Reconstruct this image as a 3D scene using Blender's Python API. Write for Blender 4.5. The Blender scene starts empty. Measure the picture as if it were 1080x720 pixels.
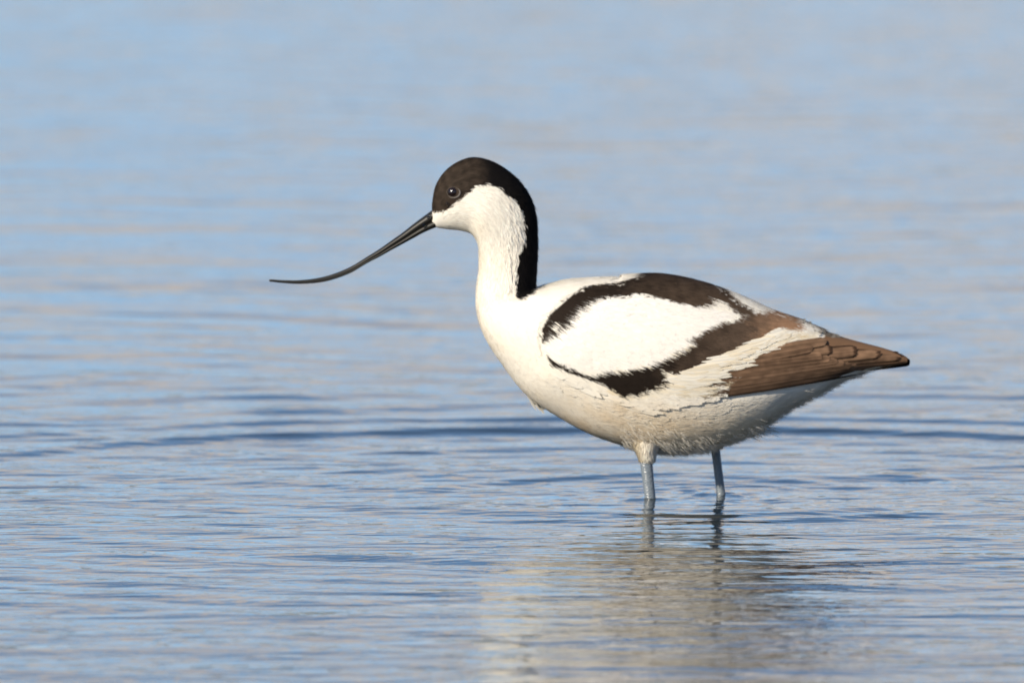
import bpy, math
import numpy as np
from mathutils import Vector
from mathutils.bvhtree import BVHTree

C = bpy.context.scene
rng = np.random.default_rng(7)

# ------------------------------------------------------------------ camera, light, exposure
S = 0.00055                      # metres per photo pixel at the bird
ELEV = math.radians(4.1)         # camera looks down by this
DIST = 12.0
W_PX, WATER_PY = 1080, 524
cz = (WATER_PY - 360) * S
cam_d = bpy.data.cameras.new('camera')
cam = bpy.data.objects.new('camera', cam_d)
C.collection.objects.link(cam)
cam.location = (0, -DIST * math.cos(ELEV), cz + DIST * math.sin(ELEV))
cam.rotation_euler = (math.pi / 2 - ELEV, 0, 0)
cam_d.sensor_width = 36
cam_d.lens = 36 * DIST / (W_PX * S)
cam_d.clip_start = 0.1
cam_d.clip_end = 20000
cam_d.dof.use_dof = True
cam_d.dof.focus_distance = DIST - 0.27
cam_d.dof.aperture_fstop = 20
C.camera = cam

SUN_EL, SUN_AZ = math.radians(27), math.radians(223)   # azimuth clockwise from +Y: behind the camera, to the left
world = bpy.data.worlds.new('World')
C.world = world
world.use_nodes = True
wt = world.node_tree
wt.nodes.clear()
wo = wt.nodes.new('ShaderNodeOutputWorld')
bg = wt.nodes.new('ShaderNodeBackground')
sky = wt.nodes.new('ShaderNodeTexSky')
sky.sky_type = 'NISHITA'
sky.sun_disc = False
sky.sun_elevation = SUN_EL
sky.sun_rotation = SUN_AZ
sky.air_density = 1.0
sky.dust_density = 0.08
sky.ozone_density = 3.7
bg.inputs['Strength'].default_value = 0.108
tc = wt.nodes.new('ShaderNodeTexCoord')
mp = wt.nodes.new('ShaderNodeMapping')
mp.inputs['Scale'].default_value = (3.2, 3.2, 15.0)
cn = wt.nodes.new('ShaderNodeTexNoise')
cn.inputs['Scale'].default_value = 1.0
cn.inputs['Detail'].default_value = 5
cn.inputs['Roughness'].default_value = 0.55
cr = wt.nodes.new('ShaderNodeValToRGB')
cr.color_ramp.elements[0].position = 0.515
cr.color_ramp.elements[0].color = (0, 0, 0, 1)
cr.color_ramp.elements[1].position = 0.575
cr.color_ramp.elements[1].color = (0.9, 0.9, 0.9, 1)
mx = wt.nodes.new('ShaderNodeMix')
mx.data_type = 'RGBA'
mx.inputs[7].default_value = (5.9, 5.05, 4.3, 1)         # sunlit cloud
wl = wt.links
lift = wt.nodes.new('ShaderNodeVectorMath')            # clear air: no bright band of haze on the horizon
lift.operation = 'ADD'
lift.inputs[1].default_value = (0, 0, 0.105)
wl.new(tc.outputs['Generated'], lift.inputs[0])
wl.new(lift.outputs[0], sky.inputs['Vector'])
wl.new(tc.outputs['Generated'], mp.inputs['Vector'])
wl.new(mp.outputs['Vector'], cn.inputs['Vector'])
sep = wt.nodes.new('ShaderNodeSeparateXYZ')             # cloud thickens to a broken bank above the horizon
bank = wt.nodes.new('ShaderNodeMapRange')
bank.inputs['From Min'].default_value = 0.0
bank.inputs['From Max'].default_value = 0.22
bank.inputs['To Min'].default_value = 0.055
bank.inputs['To Max'].default_value = -0.10
addb = wt.nodes.new('ShaderNodeMath')
addb.operation = 'ADD'
wl.new(tc.outputs['Generated'], sep.inputs[0])
wl.new(sep.outputs['Z'], bank.inputs['Value'])
wl.new(cn.outputs['Fac'], addb.inputs[0])
wl.new(bank.outputs['Result'], addb.inputs[1])
wl.new(addb.outputs[0], cr.inputs['Fac'])
wl.new(cr.outputs['Color'], mx.inputs[0])
wl.new(sky.outputs['Color'], mx.inputs[6])
wl.new(mx.outputs[2], bg.inputs['Color'])
wl.new(bg.outputs['Background'], wo.inputs['Surface'])

sun_d = bpy.data.lights.new('sun', 'SUN')
sun_d.energy = 4.9
sun_d.angle = math.radians(0.5)
sun_d.color = (1.0, 0.89, 0.72)
sun = bpy.data.objects.new('sun', sun_d)
C.collection.objects.link(sun)
dirv = Vector((math.sin(SUN_AZ) * math.cos(SUN_EL), math.cos(SUN_AZ) * math.cos(SUN_EL), math.sin(SUN_EL)))
sun.rotation_euler = dirv.to_track_quat('Z', 'Y').to_euler()
sun.location = (-3, -4, 5)

C.view_settings.view_transform = 'Standard'
C.view_settings.look = 'None'
C.view_settings.exposure = 0.55
C.view_settings.gamma = 1.0
C.view_settings.use_curve_mapping = False

# ------------------------------------------------------------------ helpers
def make_obj(name, verts, faces, mat, parent=None, cols=None, smooth=True, soft=None, keep=0.3):
    """verts (n,3) world units, faces = list of (m,k) int arrays or one array"""
    if isinstance(faces, np.ndarray):
        faces = [faces]
    faces = [f for f in faces if len(f)]
    me = bpy.data.meshes.new(name)
    nl = sum(f.size for f in faces)
    nf = sum(len(f) for f in faces)
    me.vertices.add(len(verts))
    me.vertices.foreach_set('co', np.asarray(verts, np.float32).ravel())
    me.loops.add(nl)
    me.loops.foreach_set('vertex_index', np.concatenate([f.ravel() for f in faces]).astype(np.int32))
    me.polygons.add(nf)
    tot = np.concatenate([np.full(len(f), f.shape[1]) for f in faces])
    st = np.concatenate([[0], np.cumsum(tot)[:-1]])
    me.polygons.foreach_set('loop_start', st.astype(np.int32))
    me.polygons.foreach_set('loop_total', tot.astype(np.int32))
    me.update(calc_edges=True)
    me.validate()
    if smooth:
        me.polygons.foreach_set('use_smooth', np.ones(len(me.polygons), bool))
    if cols is not None:
        a = me.color_attributes.new('plumage', 'FLOAT_COLOR', 'POINT')
        c4 = np.ones((len(verts), 4), np.float32)
        c4[:, :3] = cols
        a.data.foreach_set('color', c4.ravel())
    if soft is not None:
        # soft plumage: shading normals stay close to the skin underneath
        g = np.zeros(len(verts) * 3, np.float32)
        me.vertices.foreach_get('normal', g)
        g = g.reshape(-1, 3)
        g *= np.sign((g * soft).sum(1, keepdims=True) + 1e-9)
        nn = soft * (1 - keep) + g * keep
        nn /= np.linalg.norm(nn, axis=1, keepdims=True) + 1e-9
        me.normals_split_custom_set_from_vertices(nn.tolist())
    me.materials.append(mat)
    o = bpy.data.objects.new(name, me)
    C.collection.objects.link(o)
    if parent is not None:
        o.parent = parent
    return o

def principled(name, col=(0.5, 0.5, 0.5), rough=0.6, **kw):
    m = bpy.data.materials.new(name)
    m.use_nodes = True
    b = m.node_tree.nodes['Principled BSDF']
    b.inputs['Base Color'].default_value = (*col, 1)
    b.inputs['Roughness'].default_value = rough
    for k, v in kw.items():
        b.inputs[k].default_value = v
    return m, b

# ------------------------------------------------------------------ water
def axis(lo, hi, step, far, growth=1.16):
    core = np.arange(lo, hi + step * 0.5, step)
    out = []
    d, p = step, 0.0
    while p < far:
        d *= growth
        p += d
        out.append(p)
    out = np.array(out)
    return np.concatenate([lo - out[::-1], core, hi + out])

def smooth_noise(x, y, lx, ly, n, seed, spread=0.35):
    """sum of travelling wavelets; lx, ly typical lengths along x and y"""
    r = np.random.default_rng(seed)
    h = np.zeros_like(x)
    for i in range(n):
        ky = 2 * math.pi / (ly * math.exp(r.normal(0, spread)))
        kx = r.normal(0, 1) * 2 * math.pi / lx
        a = (ly * 0.0 + 1.0) / abs(ky)
        h += a * np.sin(kx * x + ky * y + r.uniform(0, 6.283))
    return h * math.sqrt(2.0 / n)          # rms slope about 1 along y

def build_water():
    xs = axis(-0.46, 0.46, 0.0035, 4000)
    ys = axis(-1.7, 5.4, 0.005, 4000)
    X, Y = np.meshgrid(xs, ys)
    h = np.zeros_like(X)
    wob = 0.05 * np.sin(X * 9 + 1.0) + 0.03 * np.sin(Y * 5 + X * 4)
    env = 0.55 + 0.45 * np.sin(X * 5.3 + 2 * np.sin(Y * 2.1) + 0.6) * np.sin(Y * 3.1 + 1.1 * np.sin(X * 4.0))
    nearby = 1 / (1 + np.exp((Y - 1.1) / 0.4))
    calm = 1 - 0.60 / (1 + np.exp((Y + 0.42) / 0.08))       # smoother water in front of the bird
    close = 1 / (1 + np.exp((Y - 0.45) / 0.2))
    far = 0.85 + 0.15 * nearby
    env2 = 0.6 + 0.4 * np.sin(X * 7.1 + 1.7 * np.sin(Y * 3.3 + 2)) * np.sin(Y * 2.3 + 1.3 * np.sin(X * 5.0 + 1))
    h += 0.013 * far * env2 * smooth_noise(X, Y + wob, 0.42, 0.20, 40, 1, 0.5)
    h += 0.010 * far * calm * (1.3 - env2) * smooth_noise(X, Y + wob, 0.24, 0.10, 40, 6, 0.5)
    h += 0.011 * far * calm * env * smooth_noise(X, Y + wob, 0.16, 0.055, 40, 2, 0.45)
    h += 0.018 * calm * nearby * (1.15 - env) * smooth_noise(X, Y + 0.5 * wob, 0.085, 0.032, 34, 3)
    h += 0.013 * calm * close * (1.2 - env + 0.9 * np.exp(-((X - 0.05) ** 2 + Y ** 2) / 0.05)) * smooth_noise(X, Y, 0.035, 0.017, 46, 4)
    # rings spreading from the legs
    for (px, ly, ph) in ((686, -0.019, 0.0), (761, 0.019, 1.3)):
        cx = (px - 540) * S
        r = np.sqrt((X - cx) ** 2 + (Y - ly) ** 2) + 0.012 * np.sin(3 * np.arctan2(Y - ly, X - cx) + ph)
        for (r0, wd, wl_, sl) in ((0.155, 0.03, 0.05, 0.050), (0.05, 0.035, 0.018, 0.085), (0.27, 0.04, 0.05, 0.022), (0.70, 0.05, 0.09, 0.025)):
            h += sl * wl_ / 6.283 * np.sin((r - r0) * 6.283 / wl_) * (0.72 + 0.28 * np.sin(X * 11 + Y * 3)) * np.exp(-((r - r0) / wd) ** 2)
        # meniscus where the water climbs the leg
        h += 0.0011 * np.exp(-np.maximum(r - 0.004, 0) / 0.003)
    # older wide rings, by now spreading from between the legs
    cx = (722 - 540) * S
    r = np.sqrt((X - cx) ** 2 + Y ** 2) + 0.010 * np.sin(2 * np.arctan2(Y, X - cx) + 0.6) + 0.004 * np.sin(X * 23 + 2)
    for (r0, wd, wl_, sl) in ((0.505, 0.032, 0.085, 0.150), (0.60, 0.028, 0.070, 0.095), (0.36, 0.03, 0.06, 0.05), (0.80, 0.05, 0.10, 0.05)):
        h += sl * wl_ / 6.283 * np.sin((r - r0) * 6.283 / wl_) * (0.8 + 0.2 * np.sin(X * 9 + 1)) * np.exp(-((r - r0) / wd) ** 2) * np.where(Y > 0, 1.0, 0.6)
    fade = np.clip((0.9 - np.abs(X)) / 0.4, 0, 1) * np.clip((5.6 - np.abs(Y - 1.8)) / 1.5, 0, 1)
    h *= fade
    n, m = X.shape
    V = np.stack([X, Y, h], -1).reshape(-1, 3)
    idx = np.arange(n * m).reshape(n, m)
    F = np.stack([idx[:-1, :-1], idx[:-1, 1:], idx[1:, 1:], idx[1:, :-1]], -1).reshape(-1, 4)
    mat, b = principled('lake_water', (0.012, 0.020, 0.026), 0.02, IOR=1.333)
    nt = mat.node_tree
    g = nt.nodes.new('ShaderNodeNewGeometry')
    prev = None
    for (sx, sy, sc, det, dist, strg) in ((9, 20, 1.0, 3, 0.0026, 1.0), (32, 62, 1.0, 3, 0.0006, 1.0)):
        mpn = nt.nodes.new('ShaderNodeMapping')
        mpn.inputs['Scale'].default_value = (sx, sy, 1)
        nz = nt.nodes.new('ShaderNodeTexNoise')
        nz.inputs['Scale'].default_value = sc
        nz.inputs['Detail'].default_value = det
        nz.inputs['Distortion'].default_value = 0.4
        bp = nt.nodes.new('ShaderNodeBump')
        bp.inputs['Distance'].default_value = dist
        bp.inputs['Strength'].default_value = strg
        nt.links.new(g.outputs['Position'], mpn.inputs['Vector'])
        nt.links.new(mpn.outputs['Vector'], nz.inputs['Vector'])
        nt.links.new(nz.outputs['Fac'], bp.inputs['Height'])
        wv = nt.nodes.new('ShaderNodeMapRange')            # the breeze ruffles the near water most
        wv.inputs['From Min'].default_value = 0.2
        wv.inputs['From Max'].default_value = 1.3
        wv.inputs['To Min'].default_value = strg
        wv.inputs['To Max'].default_value = strg * 0.45
        sp_ = nt.nodes.new('ShaderNodeSeparateXYZ')
        nt.links.new(g.outputs['Position'], sp_.inputs[0])
        nt.links.new(sp_.outputs['Y'], wv.inputs['Value'])
        nt.links.new(wv.outputs['Result'], bp.inputs['Strength'])
        if prev:
            nt.links.new(prev.outputs['Normal'], bp.inputs['Normal'])
        prev = bp
    nt.links.new(prev.outputs['Normal'], b.inputs['Normal'])
    o = make_obj('water', V, F, mat)
    o['kind'] = 'structure'
    return o

build_water()

def build_shore():
    # low reedy bank on the far side of the lake, out of frame, added as a dark line for the ripples to reflect
    r = np.random.default_rng(5)
    x = np.linspace(-420, 420, 240)
    hgt = 4.2 + 1.3 * np.sin(x * 0.021 + 1) + 0.8 * np.sin(x * 0.06) + r.normal(0, 0.35, 240)
    prof = [(0.0, -0.3), (3, 0.35), (8, 0.8), (20, 1.0), (60, 0.9), (90, -0.3)]
    V = np.array([[(xx, 300 + d + 12 * math.sin(xx * 0.012), (hh * k if k > 0 else k)) for d, k in prof] for xx, hh in zip(x, hgt)]).reshape(-1, 3)
    g = np.arange(240 * 6).reshape(240, 6)
    m, b = principled('reed_bank', (0.085, 0.080, 0.040), 0.9)
    n = m.node_tree.nodes.new('ShaderNodeTexNoise'); n.inputs['Scale'].default_value = 0.3; n.inputs['Detail'].default_value = 6
    cr_ = m.node_tree.nodes.new('ShaderNodeValToRGB')
    cr_.color_ramp.elements[0].color = (0.05, 0.055, 0.025, 1); cr_.color_ramp.elements[1].color = (0.16, 0.13, 0.07, 1)
    t = m.node_tree.nodes.new('ShaderNodeTexCoord')
    m.node_tree.links.new(t.outputs['Object'], n.inputs['Vector']); m.node_tree.links.new(n.outputs['Fac'], cr_.inputs['Fac']); m.node_tree.links.new(cr_.outputs['Color'], b.inputs['Base Color'])
    o = make_obj('far_shore', V, np.stack([g[:-1, :-1], g[1:, :-1], g[1:, 1:], g[:-1, 1:]], -1).reshape(-1, 4), m)
    o['kind'] = 'structure'
build_shore()

# ------------------------------------------------------------------ avocet
ROOT = (722.0, 524.0)
def to_world(P):
    """P (n,3): photo x, lateral offset (towards the camera negative), photo y, in pixel units"""
    P = np.asarray(P, float)
    return np.stack([(P[:, 0] - ROOT[0]) * S, P[:, 1] * S, (ROOT[1] - P[:, 2]) * S], -1)

avocet = bpy.data.objects.new('avocet', None)
C.collection.objects.link(avocet)
avocet.location = ((ROOT[0] - 540) * S, 0, 0)
avocet.empty_display_size = 0.05
avocet['label'] = 'black and white avocet with long thin upcurved bill wading in rippled blue water'
avocet['category'] = 'bird'

# ---- plumage material
pm, pb = principled('plumage', rough=0.8)
pb.inputs['Specular IOR Level'].default_value = 0.12
at = pm.node_tree.nodes.new('ShaderNodeAttribute')
at.attribute_name = 'plumage'
pm.node_tree.links.new(at.outputs['Color'], pb.inputs['Base Color'])
tr = pm.node_tree.nodes.new('ShaderNodeBsdfTranslucent')
ms = pm.node_tree.nodes.new('ShaderNodeMixShader')
ms.inputs[0].default_value = 0.28
pm.node_tree.links.new(at.outputs['Color'], tr.inputs['Color'])
pm.node_tree.links.new(pb.outputs['BSDF'], ms.inputs[1])
pm.node_tree.links.new(tr.outputs['BSDF'], ms.inputs[2])
pm.node_tree.links.new(ms.outputs[0], pm.node_tree.nodes['Material Output'].inputs['Surface'])

# ---- loft of body, neck and head: dorsal point, ventral point, half width
RINGS = [
 (455.5,225, 456,237, 5), (456,212, 462,240, 12), (460.5,193, 473,241.5, 19), (474,176, 487,243, 24),
 (496,166, 498,247, 27), (519,170, 504,257, 28), (541,184, 505,267, 27), (557,203, 505,276, 25.5),
 (565,224, 505,284, 24.5), (567,246, 504,292, 24.5), (567,268, 502.5,301, 25.5), (566,288, 502,310, 28),
 (566.5,303, 502,322, 33), (579,300, 505,337, 43), (600,295, 513,357, 54), (630,293, 529,382, 63),
 (665,292, 555,415, 69), (700,292, 588,438, 71), (740,300, 633,461, 71), (780,314, 690,475, 67),
 (813,329, 748,471, 59), (842,339, 792,456, 49), (866,349, 828,433, 38), (890,358, 862,415, 28),
 (912,364, 893,398, 19), (931,369, 919,388, 11), (949,375, 945,383, 6), (956,379, 956,381, 2.5)]
RG = np.array(RINGS, float)
def catmull(P, n):
    P = np.vstack([2 * P[0] - P[1], P, 2 * P[-1] - P[-2]])
    out = []
    k = len(P) - 3
    t = np.linspace(0, k, n)
    i = np.minimum(t.astype(int), k - 1)
    f = (t - i)[:, None]
    p0, p1, p2, p3 = P[i], P[i + 1], P[i + 2], P[i + 3]
    return 0.5 * (2 * p1 + (p2 - p0) * f + (2 * p0 - 5 * p1 + 4 * p2 - p3) * f ** 2 + (3 * p1 - p0 - 3 * p2 + p3) * f ** 3)
NU, NV = 380, 160
RS = catmull(RG, NU)
th = np.linspace(0, 2 * math.pi, NV, endpoint=False)
D, Vn, HW = RS[:, 0:2], RS[:, 2:4], np.maximum(RS[:, 4], 0.5)
cen, hax = (D + Vn) / 2, (D - Vn) / 2
GRID = np.zeros((NU, NV, 3))
GRID[..., 0] = cen[:, None, 0] + hax[:, None, 0] * np.cos(th)
GRID[..., 2] = cen[:, None, 1] + hax[:, None, 1] * np.cos(th)
sn = np.sin(th)
GRID[..., 1] = -HW[:, None] * np.sign(sn) * np.abs(sn) ** 0.92
DU = np.gradient(GRID, axis=0)
GP = np.concatenate([GRID[:, -1:], GRID, GRID[:, :1]], 1)
DV = (GP[:, 2:] - GP[:, :-2]) / 2
NRM = np.cross(DU, DV)
NRM /= np.linalg.norm(NRM, axis=-1, keepdims=True) + 1e-9
outw = GRID - np.stack([cen[:, 0], 0 * cen[:, 0], cen[:, 1]], -1)[:, None]
if (NRM * outw).sum() < 0:
    NRM = -NRM
AREA = np.linalg.norm(np.cross(DU, DV), axis=-1)

def bil(A, u, v):
    u = np.clip(u, 0, NU - 1.001)
    v = np.mod(v, NV)
    i = u.astype(int); j = v.astype(int) % NV
    fu = (u - i)[..., None]; fv = (v - np.floor(v))[..., None]
    j2 = (j + 1) % NV
    return (A[i, j] * (1 - fu) * (1 - fv) + A[i + 1, j] * fu * (1 - fv) + A[i, j2] * (1 - fu) * fv + A[i + 1, j2] * fu * fv)

# ---- plumage pattern in side elevation (same on both flanks)
def inpoly(poly, x, y):
    poly = np.asarray(poly, float)
    r = np.zeros(x.shape, bool)
    j = len(poly) - 1
    for i in range(len(poly)):
        xi, yi = poly[i]; xj, yj = poly[j]
        with np.errstate(divide='ignore', invalid='ignore'):
            c = ((yi > y) != (yj > y)) & (x < (xj - xi) * (y - yi) / (yj - yi + 1e-12) + xi)
        r ^= c
        j = i
    return r
CAP = [(440,222),(454,223),(460,224),(469,221),(477,215),(486,208),(494,201),(501,195),(516,192),(525,196),(534,203),
       (544,211),(549,218),(553,228),(553,240),(554,254),(547,268),(545.5,292),(544,310),(549,315),(563,307),(569,299),(590,240),(560,160),(450,140)]
BAND = [(571,358),(572,341),(577,331),(588,320),(600,309),(614,302),(630,298.5),(650,298),(667,295),(690,280),(742,290),(760,304),
        (772,315),(790,325),(793,331),(776,330),(764,319),(752,314),(751,321),(731,321),(714,317),(700,313),(677,308),
        (640,311),(625,316),(612,324),(602,335),(592,345),(583,351),(576,355)]
SPOT = [(583,343),(586,336),(591,336),(590,341),(586,346)]
BAR = [(574,367),(582,380),(597,386),(620,394),(635,400),(645,406),(657,414),(675,410),(700,402),(712,399),(731,388),(762,374),
       (793,363),(813,353),(832,349),(846,347),(838,335),(813,329),(793,329),(770,336),(743,344),(727,354),(727,361),(712,369),
       (692,379),(653,387),(638,387),(626,392),(611,387),(591,379),(577,369)]
NOTCH = [(696,385),(704,388),(718,391),(724,396),(714,399),(703,396)]
PRIM = [(735,416),(758,411),(793,406),(832,400),(871,393),(918,388),(963,383),(963,372),(926,362),(894,356),(871,352),(862,361),
        (832,369),(801,379),(772,392),(768,404)]
GREYT = [(826,333),(844,330),(890,350),(893,357),(871,353),(852,343)]
WINGP = [(573,360),(573,342),(590,320),(615,302),(650,297),(668,280),(690,270),(760,290),(800,312),(845,328),(895,350),(965,370),
         (965,384),(918,390),(758,413),(735,414),(705,410),(661,417),(620,397),(582,383),(573,368)]
OVAL = [(576,360),(580,350),(600,332),(625,314),(665,306),(720,318),(775,330),(743,344),(727,358),(692,379),(640,387),(605,385),(580,372)]

WHITE = np.array([0.84, 0.80, 0.72])
def lerp(a, b, t):
    return a + (b - a) * np.clip(t, 0, 1)[..., None]
def vnoise(x, y, sc, seed):
    r = np.random.default_rng(seed)
    o = np.zeros_like(x)
    for k in range(7):
        a = r.uniform(0, 6.283); f = r.uniform(0.5, 1.6) / sc * 6.283
        o += np.sin((x * math.cos(a) + y * math.sin(a)) * f + r.uniform(0, 6.283))
    return o / 3.7
def pattern(x, y, jit=2.0):
    """plumage colour at side-elevation position"""
    x = x + vnoise(x, y, 14, 11) * 0.9 + rng.normal(0, 1, x.shape) * jit * 0.5
    y = y + vnoise(x, y, 12, 12) * 0.7 + rng.normal(0, 1, x.shape) * jit * 0.35
    c = np.broadcast_to(WHITE, x.shape + (3,)).copy()
    # buff wash on lower breast and flank, rump
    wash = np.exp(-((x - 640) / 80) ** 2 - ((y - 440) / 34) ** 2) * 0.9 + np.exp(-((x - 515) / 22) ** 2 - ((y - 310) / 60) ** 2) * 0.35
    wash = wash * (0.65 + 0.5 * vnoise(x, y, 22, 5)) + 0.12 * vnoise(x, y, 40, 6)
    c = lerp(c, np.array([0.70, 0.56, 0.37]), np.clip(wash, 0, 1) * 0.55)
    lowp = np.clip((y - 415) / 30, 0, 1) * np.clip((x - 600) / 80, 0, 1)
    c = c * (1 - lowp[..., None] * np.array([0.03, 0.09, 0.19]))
    wing = inpoly(WINGP, x, y)
    ov = inpoly(OVAL, x, y)
    c[ov] = np.array([0.83, 0.80, 0.75])
    m = wing & ~ov & (y > 350) & (x > 640)
    c[m] = lerp(np.broadcast_to(np.array([0.82, 0.78, 0.69]), c[m].shape), np.array([0.74, 0.62, 0.42]), 0.35 + 0.5 * vnoise(x[m], y[m], 18, 9))
    m = inpoly(PRIM, x, y)
    br = lerp(np.broadcast_to(np.array([0.09, 0.054, 0.034]), c[m].shape), np.array([0.20, 0.115, 0.066]), (x[m] - 765) / 110 + 0.25 * vnoise(x[m], y[m], 20, 3))
    c[m] = br
    m = inpoly(GREYT, x, y)
    c[m] = lerp(np.broadcast_to(np.array([0.11, 0.085, 0.06]), c[m].shape), np.array([0.45, 0.40, 0.33]), 0.4 + 0.6 * vnoise(x[m], y[m], 9, 4))
    m = inpoly(BAND, x, y) & ~inpoly(SPOT, x, y)
    t = (x[m] - 640) / 120
    c[m] = lerp(np.broadcast_to(np.array([0.022, 0.015, 0.011]), c[m].shape), np.array([0.085, 0.058, 0.040]), t + 0.3 * vnoise(x[m], y[m], 12, 8))
    m = inpoly(BAR, x, y) & ~inpoly(NOTCH, x, y)
    t = (x[m] - 690) / 90
    a = lerp(np.broadcast_to(np.array([0.016, 0.011, 0.008]), c[m].shape), np.array([0.10, 0.068, 0.048]), t + 0.25 * vnoise(x[m], y[m], 16, 2))
    c[m] = lerp(a, np.array([0.36, 0.215, 0.13]), (x[m] - 785) / 40 + 0.25 * vnoise(x[m], y[m], 10, 1))
    m = inpoly(CAP, x, y) & (x < 600) & (y < 330)
    t = (x[m] - 503) / 14
    c[m] = lerp(np.array([0.036, 0.026, 0.019]) * (1 + 0.4 * vnoise(x[m], y[m], 7, 21))[:, None], np.array([0.006, 0.005, 0.005]), t)
    return c

# ---- body mesh
Pb = np.concatenate([GRID.reshape(-1, 3), [[*cen[0], 0]], [[*cen[-1], 0]]])
Pb[-2:] = [[cen[0, 0] - 1, 0, cen[0, 1]], [cen[-1, 0] + 1, 0, cen[-1, 1]]]
gi = np.arange(NU * NV).reshape(NU, NV)
gj = np.roll(gi, -1, axis=1)
Fb = np.stack([gi[:-1], gi[1:], gj[1:], gj[:-1]], -1).reshape(-1, 4)
caps = np.concatenate([np.stack([gi[0], gj[0], np.full(NV, NU * NV)], -1), np.stack([gj[-1], gi[-1], np.full(NV, NU * NV + 1)], -1)])
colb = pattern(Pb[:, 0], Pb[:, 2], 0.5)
body = make_obj('body', to_world(Pb), [Fb, caps], pm, avocet, colb)
BVH = BVHTree.FromPolygons([tuple(p) for p in Pb], [tuple(f) for f in Fb], all_triangles=False)

# ---- feathers following the loft surface
def feathers(u, v, L, W, ang, l0, l1, ncol, nrow, rag, col, camb=0.6, tipcol=None, pointed=False):
    n = len(u)
    su = np.linalg.norm(bil(DU, u, v), axis=-1) + 1e-3
    sv = np.linalg.norm(bil(DV, u, v), axis=-1) + 1e-3
    s = np.linspace(-1, 1, ncol)[None, None, :]
    t = np.linspace(0, 1, nrow)[None, :, None]
    ragm = 1 - rag[:, None, None] * rng.random((n, 1, ncol))
    if pointed:
        wprof = (1 - t) ** 0.8 * 0.95 + 0.05
        lc = np.ones((n, 1, ncol))
    else:
        wprof = 0.55 + 0.45 * np.sin(math.pi * np.clip(t * 0.75 + 0.1, 0, 1))
        lc = (1 - 0.38 * s ** 2) * ragm
    along = t * L[:, None, None] * lc
    across = s * W[:, None, None] * wprof
    ca, sa = np.cos(ang)[:, None, None], np.sin(ang)[:, None, None]
    du = (along * ca - across * sa) / su[:, None, None]
    dv = (along * sa + across * ca) / sv[:, None, None]
    uu, vv = u[:, None, None] + du, v[:, None, None] + dv
    over = np.maximum(uu - (NU - 2), 0) * su[:, None, None]
    P = bil(GRID, uu, vv)
    P[..., 0] += over
    N = bil(NRM, uu, vv)
    lift = l0[:, None, None] + (l1 - l0)[:, None, None] * t ** 1.2 - camb * W[:, None, None] * 0.25 * s ** 2
    P = P + N * lift[..., None]
    cc = np.broadcast_to(col[:, None, None, :], (n, nrow, ncol, 3)).copy()
    if tipcol is not None:
        cc = cc + (tipcol[:, None, None, :] - cc) * (np.clip((t - 0.2) / 0.3, 0, 1)[..., None])
    base = (np.arange(n) * nrow * ncol)[:, None, None]
    k = np.arange(nrow * ncol).reshape(nrow, ncol)
    q = np.stack([k[:-1, :-1], k[:-1, 1:], k[1:, 1:], k[1:, :-1]], -1).reshape(1, -1, 4)
    return P.reshape(-1, 3), (base + q).reshape(-1, 4), cc.reshape(-1, 3), N.reshape(-1, 3)

def ahead(u, v, L, ang=0):
    """point on the skin a distance L further along the feather tract"""
    su = np.linalg.norm(bil(DU, u, v), axis=-1) + 1e-3
    sv = np.linalg.norm(bil(DV, u, v), axis=-1) + 1e-3
    return bil(GRID, u + L * np.cos(ang) / su, v + L * np.sin(ang) / sv)

class Bag:
    def __init__(s): s.P, s.F, s.C, s.N, s.n = [], [], [], [], 0
    def add(s, P, F, Cc, N):
        s.P.append(P); s.F.append(F + s.n); s.C.append(Cc); s.N.append(N); s.n += len(P)
    def build(s, name, parent, mat=None, mirror=False, keep=0.3):
        P = np.concatenate(s.P); F = np.concatenate(s.F); c = np.concatenate(s.C); N = np.concatenate(s.N)
        if mirror:
            P = P * np.array([1, -1, 1]); N = N * np.array([1, -1, 1])
        Wd = to_world(P)
        N = N * np.array([1, 1, -1])
        N = N / (np.linalg.norm(N, axis=1, keepdims=True) + 1e-9)
        fn = np.cross(Wd[F[:, 2]] - Wd[F[:, 0]], Wd[F[:, 3]] - Wd[F[:, 1]])
        flip = (fn * N[F].mean(1)).sum(1) < 0
        F = F.copy(); F[flip] = F[flip][:, ::-1]
        return make_obj(name, Wd, F, mat or pm, parent, np.clip(c, 0.003, 0.9), soft=N, keep=keep)

def sample(n, weight):
    w = (AREA * weight).ravel()
    k = rng.choice(len(w), n, p=w / w.sum())
    return k // NV + rng.random(n), k % NV + rng.random(n)
GX, GY = GRID[..., 0], GRID[..., 2]
INW = inpoly(WINGP, GX, GY)
near = GRID[..., 1] <= 0.5
HEADNECK = (np.arange(NU)[:, None] < NU * 12.5 / (len(RG) - 1)) & np.ones((1, NV), bool)
vary = lambda c, a: c * (1 + rng.normal(0, a, (len(c), 1)))

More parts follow.
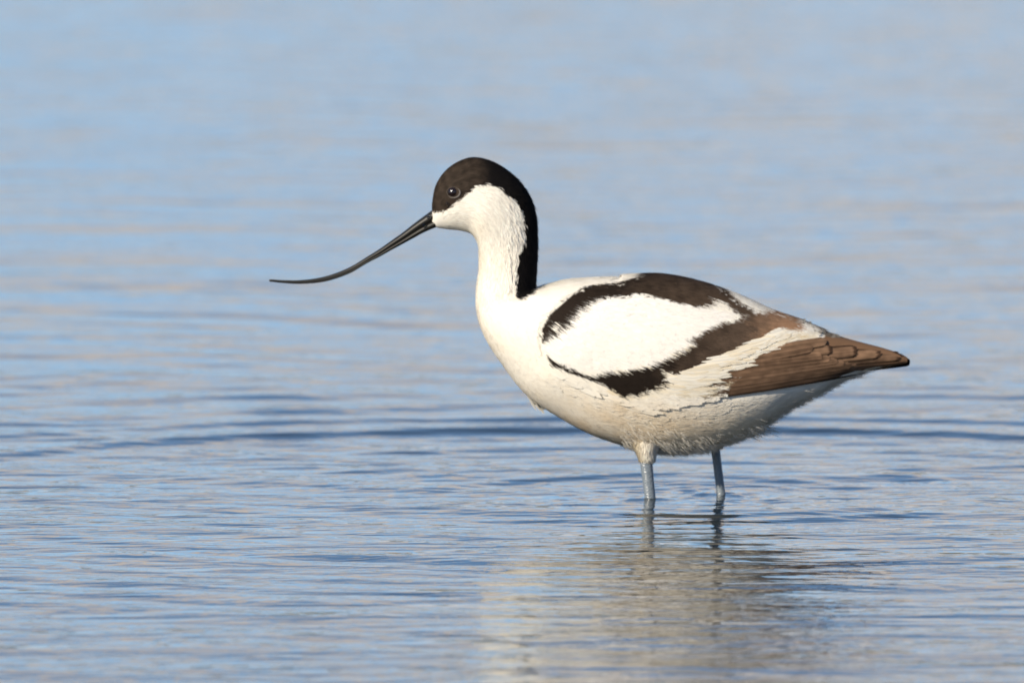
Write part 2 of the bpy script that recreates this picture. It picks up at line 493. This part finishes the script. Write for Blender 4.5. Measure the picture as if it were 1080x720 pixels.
bag = Bag()
def tract(bag, n, weight, L, W, ang_sd, lo, hi, ncol, nrow, rag, pointed, jit, var, look=0.6, ang0=0.0, avoid=None, keepout=None):
    u, v = sample(n, weight)
    L = L(n, bil(GRID, u, v)); W = W(n)
    side = np.where(v < NV / 2, 1.0, -1.0)
    ang = side * ang0 + rng.normal(0, ang_sd, n)
    q = ahead(u, v, L * look, ang); t = ahead(u, v, L, ang)
    ok = np.ones(n, bool)
    if avoid is not None:
        ok &= ~inpoly(avoid, t[:, 0], t[:, 2])
        ok &= ~inpoly(avoid, q[:, 0], q[:, 2])
    if keepout is not None:
        ok &= keepout(q)
    u, v, L, W, ang, q = u[ok], v[ok], L[ok], W[ok], ang[ok], q[ok]
    m = len(u); r = ahead(u, v, L * 0.1, ang); sh = 1 + rng.normal(0, var, (m, 1))
    if not pointed:
        P, F, _, N = feathers(u, v, L, W, ang, lo(m), hi(m, q), ncol, nrow, np.full(m, rag), np.ones((m, 3)))
        k = nrow * ncol
        jx, jy = np.repeat(rng.normal(0, jit, m), k), np.repeat(rng.normal(0, jit * 0.7, m), k)
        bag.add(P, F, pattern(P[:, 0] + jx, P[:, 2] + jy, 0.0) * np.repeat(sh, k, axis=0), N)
        return
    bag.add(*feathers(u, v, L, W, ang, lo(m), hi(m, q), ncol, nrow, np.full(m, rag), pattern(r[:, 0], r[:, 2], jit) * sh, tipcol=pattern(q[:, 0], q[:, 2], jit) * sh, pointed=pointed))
U = rng.uniform
PRIMX = [(a, b + 9 if b > 385 else b) for a, b in PRIM]
WAVOID = [(a, b + 7 if (b > 380 and a > 640) else b) for a, b in WINGP]
# head and neck: short velvety plumes
tract(bag, 30000, HEADNECK & ~((GX < 466) & (GY > 226)), lambda n, p: U(6, 11, n) * np.clip((p[:, 0] - 440) / 50, 0.4, 1), lambda n: U(0.5, 1.0, n), 0.16,
      lambda n: np.full(n, 0.1), lambda n, q: U(0.3, 0.9, n) * np.clip((q[:, 0] - 440) / 60, 0.4, 1) + U(0, 2.6, n) * (rng.random(n) < 0.12) * (q[:, 0] > 535), 2, 4, 0, True, 1.7, 0.09,
      keepout=lambda q: np.hypot(q[:, 0] - 478, q[:, 2] - 201) > 8.5)
# breast, belly, back: overlapping contour feathers
tract(bag, 4200, ~HEADNECK & ~INW, lambda n, p: U(15, 26, n), lambda n: U(4, 7, n), 0.14, lambda n: np.full(n, 0.2), lambda n, q: U(1.05, 1.2, n), 7, 5, 0.2, False, 1.2, 0.025, avoid=WAVOID)
# loose barbs over them
tract(bag, 26000, ~HEADNECK & ~INW, lambda n, p: U(9, 17, n) + np.clip((p[:, 2] - 380) / 70, 0, 1) * U(0, 7, n), lambda n: U(0.35, 0.8, n), 0.26, lambda n: U(0.6, 0.9, n),
      lambda n, q: U(1.0, 1.4, n) + np.clip((q[:, 2] - 400) / 70, 0, 1) * U(0, 0.8, n), 2, 5, 0, True, 1.2, 0.03, avoid=WAVOID)
tract(bag, 1800, (GX > 640) & (GY > 405) & ~INW, lambda n, p: U(10, 20, n), lambda n: U(0.4, 1.0, n), 0.30, lambda n: U(0.8, 1.4, n),
      lambda n, q: U(1.4, 2.4, n), 2, 5, 0, True, 1.2, 0.06, avoid=WAVOID)
# flank feathers that tuck over the front edge of the folded wing
EDGE = [(570,372),(582,386),(600,394),(620,402),(645,412),(661,421),(700,419),(735,420),(752,418),(752,430),(700,432),(655,434),(635,424),(600,408),(575,396),(562,384)]
INE = inpoly(EDGE, GX, GY)
tract(bag, 700, INE, lambda n, p: U(16, 28, n), lambda n: U(3, 6, n), 0.10, lambda n: np.full(n, 0.5), lambda n, q: U(1.75, 1.95, n), 7, 6, 0.2, False, 0.0, 0.02, ang0=-0.10)
tract(bag, 1900, INE, lambda n, p: U(12, 26, n), lambda n: U(0.35, 0.75, n), 0.16, lambda n: U(0.8, 1.5, n), lambda n, q: U(1.8, 2.6, n), 2, 6, 0, True, 0.0, 0.03, ang0=-0.14)
# loose down hanging from thighs, belly and vent
def droop(bag, n, x0, x1, spread, L, dx, dy, tint=(0.76, 0.71, 0.62), wid=(0.2, 0.45)):
    m = ((GX > x0) & (GX < x1)) * np.exp(-((th[None, :] - math.pi) / (0.6 * spread)) ** 2)
    u, v = sample(n, m)
    p = bil(GRID, u, v); nr = bil(NRM, u, v)
    d = np.stack([dx + rng.normal(0, 0.22, n), rng.normal(0, 0.12, n) + nr[:, 1] * 0.25, dy + rng.normal(0, 0.15, n)], -1)
    d /= np.linalg.norm(d, axis=1, keepdims=True)
    LL = U(*L, n)[:, None]; w = U(*wid, n)[:, None]
    sd = np.cross(d, np.array([0, 1.0, 0])); sd /= np.linalg.norm(sd, axis=1, keepdims=True) + 1e-6
    cur = np.stack([U(0, 0.25, n), rng.normal(0, 0.08, n), -U(0, 0.15, n)], -1)
    P = []
    for t in (0, 0.33, 0.66, 1.0):
        c = p + d * LL * t + cur * LL * t * t
        ww = w * (1 - t * 0.9)
        P += [c - sd * ww, c + sd * ww]
    P = np.stack(P, 1).reshape(-1, 3)
    F = ((np.arange(n) * 8)[:, None, None] + np.array([[0, 1, 3, 2], [2, 3, 5, 4], [4, 5, 7, 6]])[None]).reshape(-1, 4)
    sn_ = nr + np.array([0, 0, 0.0]); sn_[:, 1] += np.sign(sn_[:, 1]) * 0.25
    bag.add(P, F, np.repeat(np.array(tint)[None] * (1 + rng.normal(0, 0.05, (n, 1))), 8, axis=0), np.repeat(sn_, 8, axis=0))
droop(bag, 1800, 652, 704, 1.0, (4, 11), 0.7, 0.7)
droop(bag, 1300, 700, 748, 0.8, (4, 12), 0.65, 0.75)
droop(bag, 1300, 740, 800, 0.7, (4, 10), 0.95, 0.35)
droop(bag, 160, 786, 801, 0.6, (8, 16), 0.85, 0.45)
droop(bag, 14, 799, 804, 0.5, (16, 24), 0.85, 0.45, tint=(0.5, 0.45, 0.37))
droop(bag, 900, 800, 890, 0.7, (5, 11), 0.95, 0.1)
droop(bag, 90, 885, 905, 0.8, (9, 20), 1.0, -0.1, tint=(0.62, 0.58, 0.52))
droop(bag, 700, 585, 655, 0.8, (4, 8), 0.97, 0.2)

# ---- wings
def surf(x, y):
    """outward lateral position and normal of the flank at side-elevation (x, y), near side"""
    h = BVH.ray_cast(Vector((x, -300, y)), Vector((0, 1, 0)))
    if h[0] is None:
        h = BVH.find_nearest(Vector((x, -2, y)))
        return h[0].y, h[1]
    return h[0].y, h[1]

def blade(bag, base, tip, hw, off0, off1, col, edge, bend=0.0, ncol=9, nrow=22, rag=0.02, stand=0.0, tipw=0.38, gap_shade=False, grain=0.0, taper=False, face=None):
    """one long flight or covert feather drawn on the flank from base to tip"""
    b, t_ = np.array(base, float), np.array(tip, float)
    ax = t_ - b; L = np.linalg.norm(ax); ax /= L
    nx = np.array([-ax[1], ax[0]])
    P = np.zeros((nrow, ncol, 3)); Cc = np.zeros((nrow, ncol, 3)); Nn = np.zeros((nrow, ncol, 3))
    rg_ = 1 - rag * rng.random(ncol)
    streak = 1 + rng.normal(0, grain, ncol); ph = rng.uniform(0, 6.283)
    for i in range(nrow):
        t = i / (nrow - 1)
        for j in range(ncol):
            s = -1 + 2 * j / (ncol - 1)
            tl = t * (1 - tipw * (hw / L) * 2.2 * s * s) * rg_[j]
            w = hw * (math.sin(math.pi * (0.05 + 0.68 * t)) if taper else 0.6 + 0.4 * math.sin(math.pi * min(1, t * 0.6 + 0.15)))
            q = b + ax * tl * L + nx * (s * w + bend * math.sin(math.pi * t))
            yl, nq = surf(q[0], q[1])
            nq = np.array(nq)
            Nn[i, j] = nq if nq[1] < 0 else -nq
            yl = min(yl, -2.0)
            off = off0 + (off1 - off0) * t - 0.12 * hw * s * s + stand * max(0, s) ** 2
            P[i, j] = (q[0], yl - off, q[1])
            f = 1.0 if s < -0.8 or t > 0.965 else 0.0
            shaft_gap = 0.8 if abs(s) < 0.05 else 1.0
            if gap_shade and s > 0.68: shaft_gap = 0.30  # shade of the gap below each flight feather, painted into its lower edge
            Cc[i, j] = (np.array(col) * (1 - f) + np.array(edge) * f) * shaft_gap * streak[j] * (1 + 0.8 * grain * math.sin(t * 7 + ph + 0.5 * j)) * (1 + (0.22 if grain else 0.0) * float(vnoise(np.array([q[0]]), np.array([q[1] * 2.0]), 11, 31)[0]))
    k = np.arange(nrow * ncol).reshape(nrow, ncol)
    q = np.stack([k[:-1, :-1], k[:-1, 1:], k[1:, 1:], k[1:, :-1]], -1).reshape(-1, 4)
    if face is not None:
        Nn[:] = face
    bag.add(P.reshape(-1, 3), q, Cc.reshape(-1, 3), Nn.reshape(-1, 3))

for k in range(60):                                   # parted breast feathers that hang free
    f_ = 0.4 + 0.6 * k / 59; b0 = np.array([527 + 18 * f_ + rng.normal(0, 1.2), 366 + 26 * f_ + rng.normal(0, 1.5)])
    blade(bag, b0, (558 + 16 * f_ + rng.normal(0, 1.4), 408 + 28 * f_ + rng.normal(0, 2.0)), rng.uniform(1.0, 2.6), 0.3, 1.5 + rng.uniform(0, 1), (0.83, 0.79, 0.71), (0.81, 0.76, 0.66), ncol=5, nrow=7, rag=0.1, tipw=2.0, face=(-0.45, -0.45, 0.77))
bag.build('plumage', body, keep=0.3)

def build_wing():
    # wing surface: near side only; mirrored for the far wing
    mask = INW & near
    cell = mask[:-1] & mask[1:] & np.roll(mask, -1, 1)[:-1] & np.roll(mask, -1, 1)[1:]
    use = np.zeros(NU * NV, bool)
    Fw = Fb.reshape(NU - 1, NV, 4)[cell]
    use[Fw.ravel()] = True
    mapi = np.cumsum(use) - 1
    edge_off = np.where((GX < 700) & (GY > 360), 1.2, 2.2)
    Pw = (GRID + NRM * edge_off[..., None]).reshape(-1, 3)[use]
    cov = Bag()
    cov.add(Pw, mapi[Fw], pattern(Pw[:, 0], Pw[:, 2], 0.5), NRM.reshape(-1, 3)[use])
    prim, sec = Bag(), Bag()
    # flight feathers, innermost (longest reaching) first
    dk, mid, lt = (0.105, 0.064, 0.040), (0.170, 0.101, 0.061), (0.225, 0.135, 0.081)
    blade(prim, (820, 397), (962, 381), 5.0, 2.5, 1.0, (0.016, 0.011, 0.009), (0.014, 0.010, 0.008))
    for (b, t, hw, o, c) in (((815, 384), (953, 375.3), 6.0, 3.4, mid), ((810, 380), (930, 371.5), 7.0, 4.2, lt), ((800, 376.5), (906, 368.5), 7.5, 5.0, mid), ((788, 373), (879, 366), 8.0, 5.8, lt)):
        blade(prim, b, t, hw, o * 0.8, o, c, (0.055, 0.031, 0.019), nrow=44, ncol=15, gap_shade=True, grain=0.14, rag=0.03)
    for k in range(7):
        f = k / 6
        c = np.array(dk) * (1 - f) + np.array(mid) * f
        blade(prim, (716 + 9 * k, 416 - 5.8 * k), (916 - 8 * k, 388.5 - 2.6 * k), 5.2, 3.4 + 0.2 * k, 3.6 + 0.4 * k, c * rng.uniform(0.85, 1.35), c * rng.uniform(1.1, 1.8), ncol=11, nrow=30, gap_shade=True, grain=0.16)
    blade(prim, (776, 376), (858, 363), 7.0, 4.8, 6.6, mid, (0.16, 0.095, 0.058), gap_shade=True, ncol=13, grain=0.14)
    blade(prim, (800, 367), (872, 358), 5.5, 5.0, 6.8, lt, (0.20, 0.125, 0.08), gap_shade=True, ncol=13, grain=0.14)
    # grey-brown tertial tips on the back edge
    blade(prim, (815, 341), (888, 358), 4.5, 3.5, 3.0, (0.10, 0.075, 0.055), (0.42, 0.36, 0.29))
    blade(prim, (812, 338), (866, 350), 4.0, 4.2, 3.8, (0.16, 0.12, 0.085), (0.50, 0.44, 0.36))
    # white greater coverts, ragged
    lo0 = np.array([(655, 413), (675, 411), (700, 403), (722, 395), (745, 384), (770, 373), (795, 364), (815, 355), (835, 349)], float)
    for row, (dn, LL, off) in enumerate(((8.0, 46, 5.4), (1.0, 42, 6.0))):
        for f in np.linspace(0.06, 1, 110):
            x = f * (len(lo0) - 1); i = min(int(x), len(lo0) - 2); q = lo0[i] + (lo0[i + 1] - lo0[i]) * (x - i)
            a = math.radians(-8 + 20 * (1 - f) - 8 * f + rng.normal(0, 4))
            l = LL * rng.uniform(0.75, 1.15) * (0.85 if f > 0.85 else 1)
            b = q + np.array([-14 + rng.normal(0, 2), dn + rng.normal(0, 1.5) - 3])
            tip = b + np.array([math.cos(a) * l, math.sin(a) * l])
            w = np.clip(0.4 + 0.5 * rng.normal(), 0, 1)
            c = np.array([0.82, 0.78, 0.69]) * (1 - 0.5 * w) + np.array([0.74, 0.61, 0.40]) * 0.5 * w
            o2 = 2.6 + (off - 2.6) * min(1, max(0, (f - 0.1) / 0.35))
            blade(sec, b, tip, rng.uniform(1.4, 3.0), o2 - 0.9, o2 + rng.uniform(0, 0.25), c, c * np.array([1.0, 0.97, 0.90]), bend=rng.normal(0.8, 0.8), ncol=5, nrow=9, rag=0.15, tipw=1.6, taper=True)
    # coverts and scapulars covering everything ahead of the flight feathers
    PR2 = inpoly(PRIM, GX, GY)
    zone = INW & near & ~PR2 & ~((GX > 735) & (GY > 412 - (GX - 758) * 0.165 - 6))
    dn = lambda q: np.clip((q[:, 2] - 300) / 80, 0, 1)
    tract(cov, 2600, zone, lambda n, p: U(22, 38, n), lambda n: U(4, 7.5, n), 0.08, lambda n: np.full(n, 2.3), lambda n, q: U(3.75, 3.95, n), 9, 7, 0.14, False, 1.4, 0.055, ang0=0.10, avoid=PRIMX)
    tract(cov, 11000, zone, lambda n, p: U(12, 24, n), lambda n: U(0.3, 0.7, n), 0.10, lambda n: U(3.3, 3.6, n), lambda n, q: U(3.8, 4.3, n), 2, 5, 0, True, 0.8, 0.03, ang0=0.08, avoid=PRIMX)
    for mir in (False, True):
        w = cov.build('wing', avocet, mirror=mir, keep=0.36)
        prim.build('flight_feathers', w, mirror=mir, keep=0.22)
        sec.build('covert_feathers', w, mirror=mir, keep=0.10)
build_wing()

# ---- bill
def loft(name, pairs, mat, parent, nu=60, nv=20, ycen=0.0, flat=1.0):
    R = catmull(np.array(pairs, float), nu)
    t = np.linspace(0, 2 * math.pi, nv, endpoint=False)
    A, B, w = R[:, 0:2], R[:, 2:4], np.maximum(R[:, 4], 0.15)
    c, h = (A + B) / 2, (A - B) / 2
    P = np.zeros((nu, nv, 3))
    P[..., 0] = c[:, None, 0] + h[:, None, 0] * np.cos(t)
    P[..., 2] = c[:, None, 1] + h[:, None, 1] * np.cos(t)
    yc = R[:, 5] if R.shape[1] > 5 else np.full(nu, ycen)
    P[..., 1] = yc[:, None] - w[:, None] * np.sin(t)
    V = np.concatenate([P.reshape(-1, 3), P[0].mean(0)[None], P[-1].mean(0)[None]])
    g = np.arange(nu * nv).reshape(nu, nv); g2 = np.roll(g, -1, 1)
    F = np.stack([g[:-1], g[1:], g2[1:], g2[:-1]], -1).reshape(-1, 4)
    cp = np.concatenate([np.stack([g[0], g2[0], np.full(nv, nu * nv)], -1), np.stack([g2[-1], g[-1], np.full(nv, nu * nv + 1)], -1)])
    return make_obj(name, to_world(V), [F, cp], mat, parent)
bm_, bb_ = principled('bill_horn', (0.013, 0.012, 0.010), 0.42)
bb_.inputs['Specular IOR Level'].default_value = 0.28
UP = [(459,219),(446,228.5),(436,236),(424,245.5),(412,254),(400,262.5),(388,270),(368,282),(344,291),(320,295),(300,295.3),(284,294.3)]
LOW = [(461,239),(447,245),(436,251),(424,257.5),(412,264),(400,270.8),(388,277),(368,288.5),(344,296.5),(320,299),(300,297.6),(284,295.3)]
wd = [8, 6.5, 5.6, 5, 4.6, 4.2, 3.8, 3.2, 2.6, 1.9, 1.2, 0.4]
up_p, lo_p = [], []
for a, b, w in zip(UP, LOW, wd):
    m = (a[0] * 0.45 + b[0] * 0.55, a[1] * 0.45 + b[1] * 0.55)
    up_p.append((*a, m[0], m[1] + 1.8, w))
    lo_p.append((m[0], m[1] - 0.3, *b, w * 0.92))
bill = loft('bill', up_p, bm_, avocet, 90, 22)
loft('lower_mandible', lo_p, bm_, bill, 90, 22)

# ---- eyes
em, eb = principled('eye_dark', (0.010, 0.006, 0.005), 0.13)
eb.inputs['Specular IOR Level'].default_value = 0.6
lm_, _ = principled('eyelid_skin', (0.075, 0.064, 0.056), 0.7)
def ball(name, cpos, r, mat, parent, flat=(1, 1, 1), nu=20, nv=28):
    a = np.linspace(0, math.pi, nu)[:, None]; b = np.linspace(0, 2 * math.pi, nv, endpoint=False)[None]
    P = np.stack([np.sin(a) * np.cos(b) * flat[0], np.sin(a) * np.sin(b) * flat[1], np.cos(a) * np.ones_like(b) * flat[2]], -1) * r + np.array(cpos)
    g = np.arange(nu * nv).reshape(nu, nv); g2 = np.roll(g, -1, 1)
    return make_obj(name, to_world(P.reshape(-1, 3)), np.stack([g[:-1], g2[:-1], g2[1:], g[1:]], -1).reshape(-1, 4), mat, parent)
ey, en = surf(478, 201)
for sd in (1, -1):
    e = ball('eye', (478, sd * (ey + 3.6), 201), 5.9, em, avocet)
    # lid ring
    a = np.linspace(0, 2 * math.pi, 36, endpoint=False)[:, None]; b = np.linspace(0, 2 * math.pi, 10, endpoint=False)[None]
    nrm = np.array(en); nrm = nrm / np.linalg.norm(nrm)
    t1 = np.cross(nrm, [0, 0, 1.0]); t1 /= np.linalg.norm(t1); t2 = np.cross(nrm, t1)
    dl = np.array([0.75, 0, 0.66])
    tk = 0.15 + 0.85 * np.clip(np.cos(a - math.atan2(dl @ t2, dl @ t1)), 0, 1) ** 0.7     # the lower lid shows as a crescent
    rr = 6.0 + tk + tk * np.cos(b)
    P = np.array([478, ey - 0.4, 201]) + (rr * np.cos(a) * 1.12)[..., None] * t1 + (rr * np.sin(a) * 0.86)[..., None] * t2 + (0.8 * tk * np.sin(b))[..., None] * nrm
    P[..., 1] *= sd
    g = np.arange(360).reshape(36, 10); g2 = np.roll(g, -1, 1); h, h2 = np.roll(g, -1, 0), np.roll(g2, -1, 0)
    make_obj('eyelid', to_world(P.reshape(-1, 3)), np.stack([g, g2, h2, h], -1).reshape(-1, 4), lm_, e)

# ---- water drops clinging to the face and bill
dm, db = principled('drop_water', (1, 1, 1), 0.0, IOR=1.333)
db.inputs['Transmission Weight'].default_value = 1.0
for (x, y, r, w_) in ((472, 213.5, 2.3, None), (452.5, 228, 2.6, 6.0), (447.5, 237, 2.6, 5.8)):
    yl = surf(x, y)[0] - 0.8 if w_ is None else -w_
    ball('water_drop', (x, yl, y), r, dm, bill if w_ else body, nu=12, nv=16)

# ---- legs
gm, gb = principled('leg_skin', (0.14, 0.165, 0.19), 0.34)
nt = gm.node_tree
tcn = nt.nodes.new('ShaderNodeTexCoord'); mpg = nt.nodes.new('ShaderNodeMapping'); mpg.inputs['Scale'].default_value = (1, 1, 2.2)
ng = nt.nodes.new('ShaderNodeTexVoronoi'); ng.inputs['Scale'].default_value = 650
bpg = nt.nodes.new('ShaderNodeBump'); bpg.inputs['Distance'].default_value = 0.0005; bpg.inputs['Strength'].default_value = 0.6
nt.links.new(tcn.outputs['Object'], mpg.inputs['Vector']); nt.links.new(mpg.outputs['Vector'], ng.inputs['Vector'])
nt.links.new(ng.outputs['Distance'], bpg.inputs['Height']); nt.links.new(bpg.outputs['Normal'], gb.inputs['Normal'])
def leg(xt, yt, wt_, xb, yb, wb, lat, thigh):
    dx = (xb - xt) / (yb - yt)
    def c(y): return xt + (y - yt) * dx
    prs = []
    for (y, w) in ((yt - 14, wt_ * 0.95), (yt, wt_), ((yt * 2 + yb) / 3, wt_ * 0.93), ((yt + yb * 2) / 3, wb), (yb, wb), (yb + 22, wb * 1.15), (yb + 38, wb * 1.3), (yb + 54, wb), (yb + 110, wb * 0.9)):
        prs.append((c(y) - w / 2, y, c(y) + w / 2, y, w * 0.40, lat))
    o = loft('leg', prs, gm, avocet, 60, 20)
    # ridge along the shank
    # webbed foot on the bottom
    fy = yb + 110
    fx = c(fy)
    toes = np.array([(-40, -22), (-52, 0), (-40, 22)], float)
    V = [(fx, lat, fy - 4), (fx + 4, lat, fy + 2)] + [(fx + a, lat + b, fy + 2) for a, b in toes] + [(fx - 30, lat - 8, fy), (fx - 30, lat + 8, fy)]
    F = np.array([(0, 2, 5), (0, 5, 3), (0, 3, 6), (0, 6, 4), (1, 5, 2), (1, 3, 5), (1, 6, 3), (1, 4, 6)])
    make_obj('webbed_foot', to_world(np.array(V)), F, gm, o)
    # feathered thigh
    if thigh:
        pr = [(*a, *b, w, l) for a, b, w, l in thigh]
        t = Bag()
        R = catmull(np.array(pr, float), 40)
        ang = np.linspace(0, 2 * math.pi, 24, endpoint=False)
        P = np.zeros((40, 24, 3)); cc = (R[:, 0:2] + R[:, 2:4]) / 2; hh = (R[:, 0:2] - R[:, 2:4]) / 2
        P[..., 0] = cc[:, None, 0] + hh[:, None, 0] * np.cos(ang); P[..., 2] = cc[:, None, 1] + hh[:, None, 1] * np.cos(ang)
        P[..., 1] = R[:, 5][:, None] - R[:, 4][:, None] * np.sin(ang)
        g = np.arange(960).reshape(40, 24); g2 = np.roll(g, -1, 1)
        wc = np.array([0.78, 0.73, 0.64])
        t.add(P.reshape(-1, 3), np.stack([g[:-1], g[1:], g2[1:], g2[:-1]], -1).reshape(-1, 4), np.tile(wc, (960, 1)), (P - np.stack([cc[:, 0], R[:, 5], cc[:, 1]], -1)[:, None]).reshape(-1, 3))
        # barbs
        nb = 7000
        i = rng.integers(0, 39, nb); aj = rng.uniform(0, 6.283, nb)
        def at_(k): return np.stack([cc[k, 0] + hh[k, 0] * np.cos(aj), R[k, 5] - R[k, 4] * np.sin(aj), cc[k, 1] + hh[k, 1] * np.cos(aj)], -1)
        p0 = at_(i); dn = at_(np.minimum(i + 4, 39)) - at_(np.maximum(i - 4, 0)); p0 += dn * rng.uniform(-0.1, 0.1, (nb, 1))
        dn /= np.linalg.norm(dn, axis=1, keepdims=True) + 1e-6
        ctr = np.stack([cc[i, 0], R[i, 5], cc[i, 1]], -1); no = p0 - ctr; no /= np.linalg.norm(no, axis=1, keepdims=True) + 1e-6
        p0 += no * rng.uniform(0.2, 0.9, (nb, 1)); dn = dn / (np.linalg.norm(dn, axis=1, keepdims=True) + 1e-6) + rng.normal(0, 0.12, dn.shape); sd = np.cross(dn, no); LL = rng.uniform(4, 8, nb)[:, None] * (1 - 0.4 * i[:, None] / 39); ww = rng.uniform(0.25, 0.55, nb)[:, None]
        V2 = np.stack([p0 - sd * ww, p0 + sd * ww, p0 + dn * LL * 0.6 + no * 1.2 + sd * ww * 0.5, p0 + dn * LL + no * 1.5, ], 1).reshape(-1, 3)
        F2 = (np.arange(nb) * 4)[:, None] + np.array([[0, 1, 2, 3]])
        t.add(V2, F2, np.repeat(vary(np.tile(wc, (nb, 1)), 0.14), 4, axis=0), np.repeat(no, 4, axis=0))
        t.build('thigh', o, keep=0.6)
    return o
leg(682, 491, 13, 686, 526, 11.8, -34, [((666, 448), (702, 456), 8, -20), ((667, 460), (697, 465), 8.5, -26), ((669.5, 469), (692, 472), 8, -31), ((673.2, 477), (690, 478), 6.2, -34), ((675, 481.5), (689.2, 481.5), 5.4, -34), ((677.5, 485), (687, 485), 3.0, -34)])
leg(754.5, 473, 10, 760.5, 520, 9.3, 34, [((735, 440), (780, 446), 18, 30), ((742, 456), (768, 458), 11, 32), ((746, 467), (763, 467), 7, 34), ((748, 473), (761, 473), 5.6, 34)])
